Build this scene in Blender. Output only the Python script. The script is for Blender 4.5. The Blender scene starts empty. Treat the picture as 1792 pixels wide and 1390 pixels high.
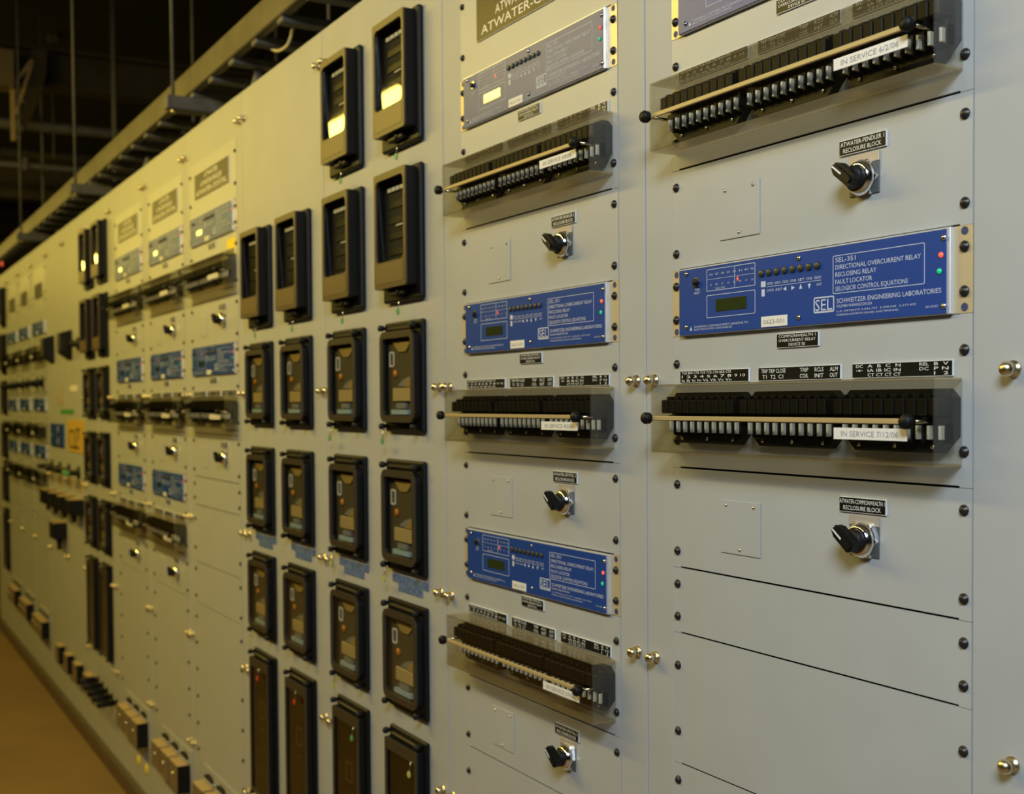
import bpy, bmesh, math, random
from math import pi, sin, cos, radians as RAD
from mathutils import Vector, Matrix
random.seed(7)
S = bpy.context.scene
C = S.collection
# ------------------------------------------------------------------ camera
yaw, pit, rol = -1.05717991, -0.0280425639, -0.00775596
f_px = 2120.0
F = Vector((sin(yaw)*cos(pit), cos(yaw)*cos(pit), sin(pit)))
R0 = Vector((cos(yaw), -sin(yaw), 0)); U0 = R0.cross(F)
Rr = cos(rol)*R0 + sin(rol)*U0; Uu = -sin(rol)*R0 + cos(rol)*U0
cam = bpy.data.cameras.new('camera'); cam_o = bpy.data.objects.new('camera', cam); C.objects.link(cam_o)
M = Matrix.Identity(4)
for i in range(3):
    M[i][0] = Rr[i]; M[i][1] = Uu[i]; M[i][2] = -F[i]
M[0][3], M[1][3], M[2][3] = 0.0, -0.97854, 0.0
cam_o.matrix_world = M
cam.sensor_width = 36.0; cam.sensor_fit = 'HORIZONTAL'
cam.lens = f_px/1792*36.0
cam.shift_x = 0.0; cam.shift_y = 67.24/1792
cam.clip_start = 0.05; cam.clip_end = 100
cam.dof.use_dof = True; cam.dof.focus_distance = 1.45; cam.dof.aperture_fstop = 6.5
S.camera = cam_o
# ------------------------------------------------------------------ world, lamps, exposure
W = bpy.data.worlds.new('room_ambient'); S.world = W; W.use_nodes = True
bg = W.node_tree.nodes['Background']; bg.inputs[0].default_value = (1.0, 0.80, 0.52, 1); bg.inputs[1].default_value = 0.018
def lamp(name, x, y, z, sx, sy, power, col, rot=(0, 0, 0)):
    l = bpy.data.lights.new(name, 'AREA'); l.shape = 'RECTANGLE'; l.size = sx; l.size_y = sy
    l.energy = power; l.color = col
    o = bpy.data.objects.new(name, l); o.location = (x, y, z); o.rotation_euler = rot; C.objects.link(o)
    return o
WARM = (1.0, 0.74, 0.13); MID = (1.0, 0.80, 0.36); COOL = (0.74, 0.88, 1.0)
LY, LZ = -1.75, 1.46
TILT = (RAD(50), 0, 0)
for x, p in ((-4.0, 53), (-6.9, 22), (-9.4, 20), (-11.9, 20), (-14.4, 20)):
    lamp('aisle_tube_light', x, LY, LZ, 2.4, 0.12, p, WARM, TILT)
lamp('aisle_tube_light', -1.9, LY, LZ, 2.4, 0.12, 19, MID, TILT)
lamp('near_tube_light', 0.8, -1.7, 1.5, 1.2, 0.6, 90, COOL, (RAD(42), 0, RAD(15)))
S.view_settings.view_transform = 'Standard'; S.view_settings.look = 'None'
S.view_settings.exposure = 0.0; S.view_settings.gamma = 1.0; S.view_settings.use_curve_mapping = False

# ------------------------------------------------------------------ materials
def mat(name, col, rough=0.5, metal=0.0, spec=0.5, noise=0.0, nscale=30.0, bump=0.0, coat=0.0, emit=None, estr=0.0, col2=None):
    m = bpy.data.materials.new(name); m.use_nodes = True
    nt = m.node_tree; b = nt.nodes['Principled BSDF']
    b.inputs['Base Color'].default_value = (*col, 1); b.inputs['Roughness'].default_value = rough
    b.inputs['Metallic'].default_value = metal; b.inputs['Specular IOR Level'].default_value = spec
    b.inputs['Coat Weight'].default_value = coat
    if emit: b.inputs['Emission Color'].default_value = (*emit, 1); b.inputs['Emission Strength'].default_value = estr
    if noise or bump:
        g = nt.nodes.new('ShaderNodeNewGeometry')
        n = nt.nodes.new('ShaderNodeTexNoise'); n.inputs['Scale'].default_value = nscale; n.inputs['Detail'].default_value = 5
        nt.links.new(g.outputs['Position'], n.inputs['Vector'])
        if noise:
            r = nt.nodes.new('ShaderNodeMix'); r.data_type = 'RGBA'
            c2 = col2 or tuple(c*(1-noise) for c in col)
            r.inputs['A'].default_value = (*col, 1); r.inputs['B'].default_value = (*c2, 1)
            mr = nt.nodes.new('ShaderNodeMapRange'); mr.inputs['From Min'].default_value = 0.35; mr.inputs['From Max'].default_value = 0.65
            nt.links.new(n.outputs['Fac'], mr.inputs['Value']); nt.links.new(mr.outputs['Result'], r.inputs['Factor'])
            nt.links.new(r.outputs['Result'], b.inputs['Base Color'])
        if bump:
            bp = nt.nodes.new('ShaderNodeBump'); bp.inputs['Strength'].default_value = bump; bp.inputs['Distance'].default_value = 0.002
            nt.links.new(n.outputs['Fac'], bp.inputs['Height']); nt.links.new(bp.outputs['Normal'], b.inputs['Normal'])
    return m
def clear(name, tint, refl=0.05, rough=0.06):
    m = bpy.data.materials.new(name); m.use_nodes = True; nt = m.node_tree
    nt.nodes.remove(nt.nodes['Principled BSDF']); out = nt.nodes['Material Output']
    t = nt.nodes.new('ShaderNodeBsdfTransparent'); t.inputs[0].default_value = (*tint, 1)
    g = nt.nodes.new('ShaderNodeBsdfGlossy'); g.inputs['Roughness'].default_value = rough
    lw = nt.nodes.new('ShaderNodeLayerWeight'); pw = nt.nodes.new('ShaderNodeMath'); pw.operation = 'POWER'; pw.inputs[1].default_value = 5
    fr = nt.nodes.new('ShaderNodeMath'); fr.operation = 'MULTIPLY_ADD'; fr.inputs[1].default_value = 0.9; fr.inputs[2].default_value = refl
    nt.links.new(lw.outputs['Facing'], pw.inputs[0]); nt.links.new(pw.outputs[0], fr.inputs[0])
    mx = nt.nodes.new('ShaderNodeMixShader')
    nt.links.new(fr.outputs[0], mx.inputs[0]); nt.links.new(t.outputs[0], mx.inputs[1]); nt.links.new(g.outputs[0], mx.inputs[2])
    nt.links.new(mx.outputs[0], out.inputs[0]); return m
PAINT = mat('grey_enamel_paint', (0.43, 0.435, 0.43), 0.46, spec=0.22, noise=0.05, nscale=9)
PAINT2 = mat('grey_panel_paint', (0.44, 0.445, 0.44), 0.38, spec=0.32, noise=0.04, nscale=14)
DARKIN = mat('dark_interior', (0.02, 0.02, 0.02), 0.8)
BLACK = mat('black_moulded_plastic', (0.006, 0.006, 0.006), 0.5, spec=0.25)
BLACKM = mat('black_phenolic', (0.012, 0.011, 0.010), 0.5, spec=0.3)
BROWN = mat('brown_black_bezel', (0.045, 0.034, 0.020), 0.42)
RIM = mat('brown_meter_rim', (0.080, 0.052, 0.022), 0.42)
TOPW = None
SCREW = mat('black_oxide_screw', (0.03, 0.026, 0.024), 0.35, metal=0.4)
BRASS = mat('brass', (0.78, 0.66, 0.42), 0.28, metal=1.0)
NICKEL = mat('nickel', (0.75, 0.70, 0.60), 0.22, metal=1.0)
CHROME = mat('chrome', (0.85, 0.85, 0.86), 0.12, metal=1.0)
BLUE = mat('blue_faceplate', (0.018, 0.058, 0.27), 0.36, spec=0.28)
WHITEP = mat('white_print', (0.55, 0.60, 0.75), 0.5)
WHITE = mat('white_engraving', (0.80, 0.80, 0.78), 0.5)
SILVER = mat('brushed_aluminium', (0.80, 0.82, 0.88), 0.35, metal=0.6)
TAN = mat('tan_ear_metal', (0.62, 0.50, 0.30), 0.4, metal=0.3)
SLOT = mat('dark_blue_slot', (0.03, 0.05, 0.14), 0.6)
LCD = mat('lcd_olive', (0.035, 0.045, 0.012), 0.15, coat=0.3)
BUTTON = mat('olive_button', (0.05, 0.045, 0.02), 0.4)
LEDR = mat('red_led', (0.9, 0.12, 0.06), 0.3, emit=(1, 0.12, 0.06), estr=0.6)
LEDG = mat('green_led', (0.02, 0.5, 0.22), 0.3, emit=(0.0, 0.8, 0.3), estr=0.3)
PAPER = mat('white_paper_tape', (0.80, 0.77, 0.72), 0.55)
INK = mat('grey_ink', (0.32, 0.31, 0.30), 0.7)
LAMI = mat('black_laminate', (0.006, 0.006, 0.006), 0.40, spec=0.2)
BIGPL = mat('dark_brown_laminate', (0.030, 0.020, 0.012), 0.34, spec=0.18)
ACRYL = clear('clear_acrylic', (0.955, 0.945, 0.90), refl=0.07)
GLASS = clear('window_glass', (0.93, 0.93, 0.90), rough=0.03)
def dust_sheen(name, col, share):
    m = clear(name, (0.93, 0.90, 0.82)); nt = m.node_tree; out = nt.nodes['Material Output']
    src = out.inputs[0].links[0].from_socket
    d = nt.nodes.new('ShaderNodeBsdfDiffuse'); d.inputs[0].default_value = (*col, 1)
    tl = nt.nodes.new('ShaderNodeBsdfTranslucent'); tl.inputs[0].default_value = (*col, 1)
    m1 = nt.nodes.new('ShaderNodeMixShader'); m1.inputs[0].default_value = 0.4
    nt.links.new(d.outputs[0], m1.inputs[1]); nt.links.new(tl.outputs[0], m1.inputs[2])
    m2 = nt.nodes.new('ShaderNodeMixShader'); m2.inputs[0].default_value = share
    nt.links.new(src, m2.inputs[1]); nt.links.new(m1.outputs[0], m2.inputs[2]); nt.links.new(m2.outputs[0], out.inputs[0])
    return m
DUSTSHEEN = dust_sheen('dust_sheen_acrylic_edge', (0.55, 0.47, 0.30), 0.25)  # tan share paints grazing reflection, along with dust, into the cover walls
AMBER = clear('smoked_glass', (0.55, 0.47, 0.36), rough=0.04)
CLIP = mat('tinned_clip', (0.68, 0.65, 0.58), 0.45, metal=0.1)
HANDLE = mat('black_knife_handle', (0.008, 0.007, 0.006), 0.5, spec=0.2)
HANDLER = mat('dark_red_knife_handle', (0.06, 0.018, 0.012), 0.4)
ROD = mat('tan_rod', (0.46, 0.34, 0.15), 0.35)
LEGEND = mat('tan_legend_plate', (0.46, 0.40, 0.33), 0.4, metal=0.2)
PLATEG = mat('grey_green_switch_plate', (0.09, 0.10, 0.10), 0.4)
GOLDI = mat('gold_relay_plate', (0.50, 0.36, 0.12), 0.4, metal=0.2)
TANB = mat('tan_coil_block', (0.52, 0.40, 0.20), 0.5)
ORANGE = mat('orange_disc', (0.75, 0.28, 0.03), 0.45)
GREYI = mat('grey_relay_part', (0.26, 0.27, 0.28), 0.5)
LBLUE = mat('pale_blue_label', (0.40, 0.55, 0.68), 0.5)
OLIVEI = mat('olive_interior', (0.085, 0.070, 0.038), 0.7)
DRUM = mat('dark_register', (0.014, 0.013, 0.010), 0.5)
BROWNP = mat('brown_cover_plate', (0.12, 0.078, 0.033), 0.42)
GREENT = mat('green_seal_tag', (0.10, 0.32, 0.12), 0.5)
YGREEN = mat('yellow_green_seal_tag', (0.42, 0.50, 0.12), 0.5)
REDT = mat('red_tag', (0.60, 0.05, 0.02), 0.5)
BLUET = mat('blue_label_tape', (0.05, 0.10, 0.32), 0.5, noise=0.5, nscale=160, col2=(0.16, 0.22, 0.36))
YELLOW = mat('yellow_tag', (0.80, 0.62, 0.02), 0.5)
AMBERP = mat('amber_mimic_panel', (0.62, 0.40, 0.07), 0.5)
STEELB = mat('dark_galvanised_steel', (0.13, 0.13, 0.15), 0.6, metal=0.1, noise=0.3, nscale=25)
RAILM = mat('galvanised_tray_rail', (0.15, 0.132, 0.10), 0.45, metal=0.3, noise=0.25, nscale=10)
FLOORM = mat('brown_floor', (0.25, 0.152, 0.058), 0.6, noise=0.18, nscale=2.2, bump=0.05)
PLINTH = mat('brown_plinth', (0.13, 0.085, 0.04), 0.6, noise=0.2, nscale=12)
KICK = mat('kick_plate_grey', (0.20, 0.195, 0.16), 0.5, noise=0.08, nscale=6)
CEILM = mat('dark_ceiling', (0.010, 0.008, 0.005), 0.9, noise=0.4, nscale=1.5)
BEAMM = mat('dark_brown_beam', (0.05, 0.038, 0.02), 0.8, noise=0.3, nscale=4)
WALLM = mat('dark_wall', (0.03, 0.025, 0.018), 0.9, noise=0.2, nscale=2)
BOXT = mat('tan_box_cover', (0.52, 0.37, 0.18), 0.35)
BOXF = mat('smoky_brown_box', (0.17, 0.125, 0.075), 0.3)
WIRE = mat('off_white_wire', (0.55, 0.50, 0.36), 0.5)

# ------------------------------------------------------------------ mesh helpers
class MB:
    def __init__(s): s.bm = bmesh.new(); s.mi = 0
    def _fin(s, fs):
        for f in fs: f.material_index = s.mi
    def box(s, x0, x1, y0, y1, z0, z1, bev=0.0, seg=1):
        b = bmesh.new()
        mtx = Matrix.Translation(((x0+x1)/2, (y0+y1)/2, (z0+z1)/2)) @ Matrix.Diagonal((abs(x1-x0), abs(y1-y0), abs(z1-z0), 1))
        bmesh.ops.create_cube(b, size=1.0, matrix=mtx)
        if bev: bmesh.ops.bevel(b, geom=list(b.edges), offset=bev, segments=seg, affect='EDGES', profile=0.5)
        s.merge(b); return s
    def merge(s, b, mtx=None):
        vs = {}
        b.verts.ensure_lookup_table()
        for v in b.verts: vs[v] = s.bm.verts.new(mtx @ v.co if mtx else v.co)
        for f in b.faces:
            try: nf = s.bm.faces.new([vs[v] for v in f.verts]); nf.material_index = s.mi; nf.smooth = f.smooth
            except ValueError: pass
        b.free()
    def rbox(s, x0, x1, y0, y1, z0, z1, rot, axis='Y', bev=0.0):
        b = bmesh.new(); c = Vector(((x0+x1)/2, (y0+y1)/2, (z0+z1)/2))
        bmesh.ops.create_cube(b, size=1.0, matrix=Matrix.Diagonal((abs(x1-x0), abs(y1-y0), abs(z1-z0), 1)))
        if bev: bmesh.ops.bevel(b, geom=list(b.edges), offset=bev, segments=1, affect='EDGES')
        s.merge(b, Matrix.Translation(c) @ Matrix.Rotation(rot, 4, axis)); return s
    def lathe(s, c, prof, axis='Y', n=16, smooth=True):
        """prof: list of (distance along -axis (towards the viewer for Y), radius)"""
        b = s.bm; rings = []
        for d, r in prof:
            ring = []
            for k in range(n):
                a = 2*pi*k/n
                if axis == 'Y': p = Vector((c[0]+r*cos(a), c[1]-d, c[2]+r*sin(a)))
                elif axis == 'Z': p = Vector((c[0]+r*cos(a), c[1]+r*sin(a), c[2]+d))
                else: p = Vector((c[0]+d, c[1]+r*cos(a), c[2]+r*sin(a)))
                ring.append(b.verts.new(p))
            rings.append(ring)
        for i in range(len(rings)-1):
            for k in range(n):
                f = b.faces.new((rings[i][k], rings[i][(k+1) % n], rings[i+1][(k+1) % n], rings[i+1][k]))
                f.smooth = smooth; f.material_index = s.mi
        for ring in (rings[0], rings[-1]):
            f = b.faces.new(ring); f.material_index = s.mi
        return s
    def prism(s, pts, y0, y1):
        """pts in x,z, extruded along y"""
        b = s.bm
        A = [b.verts.new((p[0], y0, p[1])) for p in pts]; B = [b.verts.new((p[0], y1, p[1])) for p in pts]
        n = len(pts)
        s._fin([b.faces.new(A), b.faces.new(B[::-1])] + [b.faces.new((A[i], B[i], B[(i+1) % n], A[(i+1) % n])) for i in range(n)])
        return s
    def ring(s, outer, inner, y0, y1):
        """frame between two outlines with the same number of points"""
        b = s.bm; n = len(outer)
        oa = [b.verts.new((p[0], y0, p[1])) for p in outer]; ob = [b.verts.new((p[0], y1, p[1])) for p in outer]
        ia = [b.verts.new((p[0], y0, p[1])) for p in inner]; ib = [b.verts.new((p[0], y1, p[1])) for p in inner]
        fs = []
        for i in range(n):
            j = (i+1) % n
            fs += [b.faces.new((oa[i], ob[i], ob[j], oa[j])), b.faces.new((ia[i], ia[j], ib[j], ib[i])),
                   b.faces.new((ob[i], ib[i], ib[j], ob[j])), b.faces.new((oa[i], oa[j], ia[j], ia[i]))]
        s._fin(fs); return s
    def tube(s, pts, r, n=8):
        b = s.bm; pts = [Vector(p) for p in pts]; rings = []
        for i, p in enumerate(pts):
            d = (pts[min(i+1, len(pts)-1)] - pts[max(i-1, 0)]).normalized()
            up = Vector((0, 0, 1)) if abs(d.z) < 0.9 else Vector((1, 0, 0))
            a = d.cross(up).normalized(); c = a.cross(d).normalized()
            rings.append([b.verts.new(p + r*(a*cos(2*pi*k/n)+c*sin(2*pi*k/n))) for k in range(n)])
        for i in range(len(rings)-1):
            for k in range(n):
                f = b.faces.new((rings[i][k], rings[i][(k+1) % n], rings[i+1][(k+1) % n], rings[i+1][k])); f.smooth = True; f.material_index = s.mi
        for q in (rings[0], rings[-1]): b.faces.new(q).material_index = s.mi
        return s
    def text(s, body, x, z, h, w=None, y=0.0, align='L'):
        verts, faces, wd = glyphs(body)
        if not verts: return s
        sy = h/0.70; sx = (w/wd) if w else sy*0.85
        x0 = x if align == 'L' else x - wd*sx/2
        vs = [s.bm.verts.new((x0+v[0]*sx, y, z+v[1]*sy)) for v in verts]
        for f in faces:
            try: s.bm.faces.new([vs[i] for i in f]).material_index = s.mi
            except ValueError: pass
        return s
    def build(s, name, m, parent=None, **tags):
        me = bpy.data.meshes.new(name)
        bmesh.ops.recalc_face_normals(s.bm, faces=list(s.bm.faces))
        s.bm.to_mesh(me); s.bm.free()
        for k in (m if isinstance(m, (list, tuple)) else [m]): me.materials.append(k)
        o = bpy.data.objects.new(name, me); C.objects.link(o)
        if parent is not None: o.parent = parent
        if tags: tag(o, **tags)
        return o
_gc = {}
def glyphs(body):
    if body not in _gc:
        cu = bpy.data.curves.new('lettering_outline', 'FONT'); cu.body = body; cu.size = 1.0; cu.resolution_u = 2; cu.fill_mode = 'FRONT'
        ob = bpy.data.objects.new('lettering_outline', cu)
        me = bpy.data.meshes.new_from_object(ob)
        vs = [tuple(v.co[:2]) for v in me.vertices]; fs = [tuple(p.vertices) for p in me.polygons]
        if vs:
            mn = min(v[0] for v in vs); vs = [(v[0]-mn, v[1]) for v in vs]
        _gc[body] = (vs, fs, max([v[0] for v in vs] or [0]))
        bpy.data.objects.remove(ob); bpy.data.curves.remove(cu); bpy.data.meshes.remove(me)
    return _gc[body]
def tag(o, label=None, cat=None, group=None, kind=None):
    if label: o['label'] = label
    if cat: o['category'] = cat
    if group: o['group'] = group
    if kind: o['kind'] = kind
    return o
def thing(name, loc, label, cat, group=None, scale=None):
    o = bpy.data.objects.new(name, None); o.empty_display_size = 0.02; C.objects.link(o); o.location = loc
    if scale: o.scale = scale
    return tag(o, label, cat, group)
_protos = {}
def snap(o): return (o, [snap(c) for c in o.children])
def copy_tree(tree, parent=None):
    c = tree[0].copy(); C.objects.link(c); c.parent = parent
    for ch in tree[1]: copy_tree(ch, c)
    return c
def place(key, maker, name, loc, label, cat, group=None, sx=1.0, sz=1.0):
    """first use builds the thing, later uses copy it with all its parts"""
    if key not in _protos:
        o = thing(name, loc, label, cat, group); maker(o); _protos[key] = snap(o)
    else:
        o = copy_tree(_protos[key]); o.location = loc; tag(o, label, cat, group)
    o.scale = (sx, 1, sz)
    return o
def inst(key, maker, name, loc, parent):
    """a repeated part sharing its mesh"""
    if key not in _protos:
        o = maker(name, parent); _protos[key] = o.data
    else:
        o = bpy.data.objects.new(name, _protos[key]); C.objects.link(o); o.parent = parent
    o.location = loc
    return o
def rrect(x0, x1, z0, z1, r, n=4):
    pts = []
    for cx, cz, a0 in ((x1-r, z1-r, 0), (x0+r, z1-r, pi/2), (x0+r, z0+r, pi), (x1-r, z0+r, 3*pi/2)):
        for k in range(n+1):
            a = a0 + pi/2*k/n; pts.append((cx+r*cos(a), cz+r*sin(a)))
    return pts

# ------------------------------------------------------------------ setting
FZ = -1.505
MB().box(-18, 4, -3.2, 5, FZ-0.1, FZ).build('floor', FLOORM, kind='structure')
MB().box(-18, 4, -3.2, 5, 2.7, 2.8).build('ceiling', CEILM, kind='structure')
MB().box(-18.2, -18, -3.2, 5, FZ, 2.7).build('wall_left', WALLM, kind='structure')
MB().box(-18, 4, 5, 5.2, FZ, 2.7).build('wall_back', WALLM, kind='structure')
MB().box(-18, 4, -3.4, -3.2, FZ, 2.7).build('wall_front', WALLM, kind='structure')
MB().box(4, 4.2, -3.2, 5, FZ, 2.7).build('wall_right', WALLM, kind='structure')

TOPZ, BOTZ = 0.832, -1.415
MB().box(-9.3, -.745, -.006, .70, FZ, FZ+.059).build('trim_1', PLINTH, kind='structure')
# ------------------------------------------------------------------ small repeated parts
def mk_screw(n, p): return MB().lathe((0, 0, 0), [(0, .0058), (.0010, .0058), (.0012, .0048), (.0034, .0040), (.0046, .0022), (.0046, .0001)], n=12).build(n, SCREW, p)
def mk_bolt(n, p): return MB().lathe((0, 0, 0), [(0, .0085), (.002, .0085), (.0022, .0058), (.007, .0058), (.0075, .0075), (.013, .0072), (.0165, .0045), (.0175, .0001)], n=12).build(n, BRASS, p)
def screw(p, x, z, y=-.0032): return inst('screw', mk_screw, 'screw', (x, y, z), p)
def bolt(p, x, z, y=0): 
    o = inst('bolt', mk_bolt, 'captive_bolt', (x, y, z), p); return o

# ------------------------------------------------------------------ cabinets
def cabinet(x0, x1, label, rack=None, bolts=(.757, .027, -.351, -.718), paint=None, group='row of grey switchboard cabinets'):
    xc = (x0+x1)/2
    t = thing('switchboard_cabinet', (xc, 0, FZ), label, 'cabinet', group)
    h = (x1-x0)/2 - .0012; z0, z1 = BOTZ-FZ, TOPZ-FZ
    m = MB()
    if rack:
        c, hw = rack[0]-xc, rack[1]
        rz0, rz1 = rack[2]-FZ, rack[3]-FZ
        m.box(-h, c-hw-.0005, 0, .02, z0, z1, .001).box(c+hw+.0005, h, 0, .02, z0, z1, .001)
        m.box(c-hw-.0005, c+hw+.0005, 0.0005, .02, rz1, z1).box(c-hw-.0005, c+hw+.0005, 0.0005, .02, z0, rz0)
    else:
        m.box(-h, h, 0, .02, z0, z1, .001)
    m.build('front_sheet', PAINT, t)
    MB().box(-h, h, .0205, .72, z0, z1).build('cabinet_body', DARKIN if rack else PAINT, t) if rack else MB().box(-h, h, .0205, .72, z0, z1).build('cabinet_body', PAINT, t)
    if rack:
        MB().box(-h, h, .03, .72, z1+.0002, z1+.0012).build('cabinet_roof', PAINT, t)
    MB().box(-h, h, .006, .70, .06, z0-.0005).build('kick_plate', KICK, t)
    for z in bolts:
        for s in (-1, 1): bolt(t, s*(h-.020), z-FZ)
    return t
SEAM = [-.745, -1.359, -1.98, -2.585, -3.19, -3.785, -4.335, -4.937, -5.535, -6.03, -6.53, -7.06, -7.565, -8.07, -8.7, -9.3]
RK = [(-1.0555, .2415, 1), (-1.665, .2415, 1), None, None, (-3.487, .2415, 1), (-4.045, .2300, .955), (-4.608, .2290, .95), None, None, None, (-6.785, .215, .885), (-7.325, .205, .855), (-7.83, .205, .85), None]
CABL = ['grey rack cabinet nearest the camera at the right edge',
        'grey rack cabinet second from the right, beside the nearest black meter column',
        'grey cabinet carrying the two nearest columns of black meters and relays',
        'grey cabinet carrying the third and fourth columns of black meters from the right',
        'grey rack cabinet just left of the fourth black meter column, yellow tag on cover',
        'grey rack cabinet in the middle of the three racks with glare at their tops',
        'grey rack cabinet leftmost of the three racks with glare at their tops',
        'grey cabinet with two narrow far columns of black meters',
        'grey cabinet with the amber panel and a row of black switches, far left',
        'grey cabinet with two blue meters below pale tags, far left',
        'grey far rack cabinet nearest to the blue meters',
        'grey far rack cabinet in the middle of the far group of three',
        'grey far rack cabinet leftmost of the far group of three',
        'grey cabinet at the extreme left edge with black meters']
for i in range(14):
    rk = RK[i]
    cabinet(SEAM[i+1], SEAM[i], CABL[i], rack=(rk[0], rk[1], -1.095, .7255) if rk else None,
            bolts=(.757, .027, -.351, -.718, -1.06) if i < 8 else (.757, -.35, -.72))

# ------------------------------------------------------------------ rack panels
RACKN = ['the nearest rack at the right', 'the second rack from the right', None, None, 'the third rack from the right',
         'the fourth rack from the right', 'the fifth rack from the right', None, None, None,
         'the sixth rack from the right', 'the seventh rack from the right', 'the eighth rack from the right']
HW = .2415
PY = .0026
PF = -.0032 + PY
def panel_mesh(h, w=HW):
    g, e = .0020, .0150
    pts = [(-w, -h+.0003), (-w+e, -h+.0003), (-w+e, -h+g), (w-e, -h+g), (w-e, -h+.0003), (w, -h+.0003),
           (w, h-.0003), (w-e, h-.0003), (w-e, h-.0006), (-w+e, h-.0006), (-w+e, h-.0003), (-w, h-.0003)]
    return MB().prism(pts, 0, -.0032)
def panel(i, z1, z0, what, screws, cover=False, name='rack_panel'):
    xc, hw, sc = RK[i]; zc = (z0+z1)/2; h = (z1-z0)/2; s = hw/HW
    t = thing(name, (xc, PY, zc), what + ' in ' + RACKN[i], 'panel', 'rack panels')
    k = ('pm', round(h, 4))
    if k not in _protos: _protos[k] = panel_mesh(h).build('face_sheet', PAINT2, t)
    else:
        o = bpy.data.objects.new('face_sheet', _protos[k].data); C.objects.link(o); o.parent = t
    t.scale = (s, 1, 1)
    for z in screws:
        for sx in (-1, 1): screw(t, sx*.2325, z-zc)
    if cover:
        def mk(n, p): return MB().box(-.037, .037, -.0032, -.0046, -.0365, .030, .0004).build(n, PAINT2, p)
        a = inst('acc', mk, 'access_cover', (-.1055, 0, 0), t)
        for q, (x, z) in enumerate(((-.026, .024), (.026, .024), (0, -.030))):
            inst('bs', lambda n, p: MB().lathe((0, 0, 0), [(0, .0022), (.0012, .0020), (.002, .0001)], n=8).build(n, BRASS, p), 'brass_screw', (x, -.0046, z), a)
    return t
ZR = dict(top=(.725, .560), relay1=(.560, .473), block1=(.473, .301), knob1=(.301, .170), relay2=(.170, .0835), block2=(.0835, -.0893),
          knob2=(-.0893, -.2215), relay3=(-.2215, -.3085), block3=(-.3085, -.4835), knob3=(-.4835, -.6105))

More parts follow.
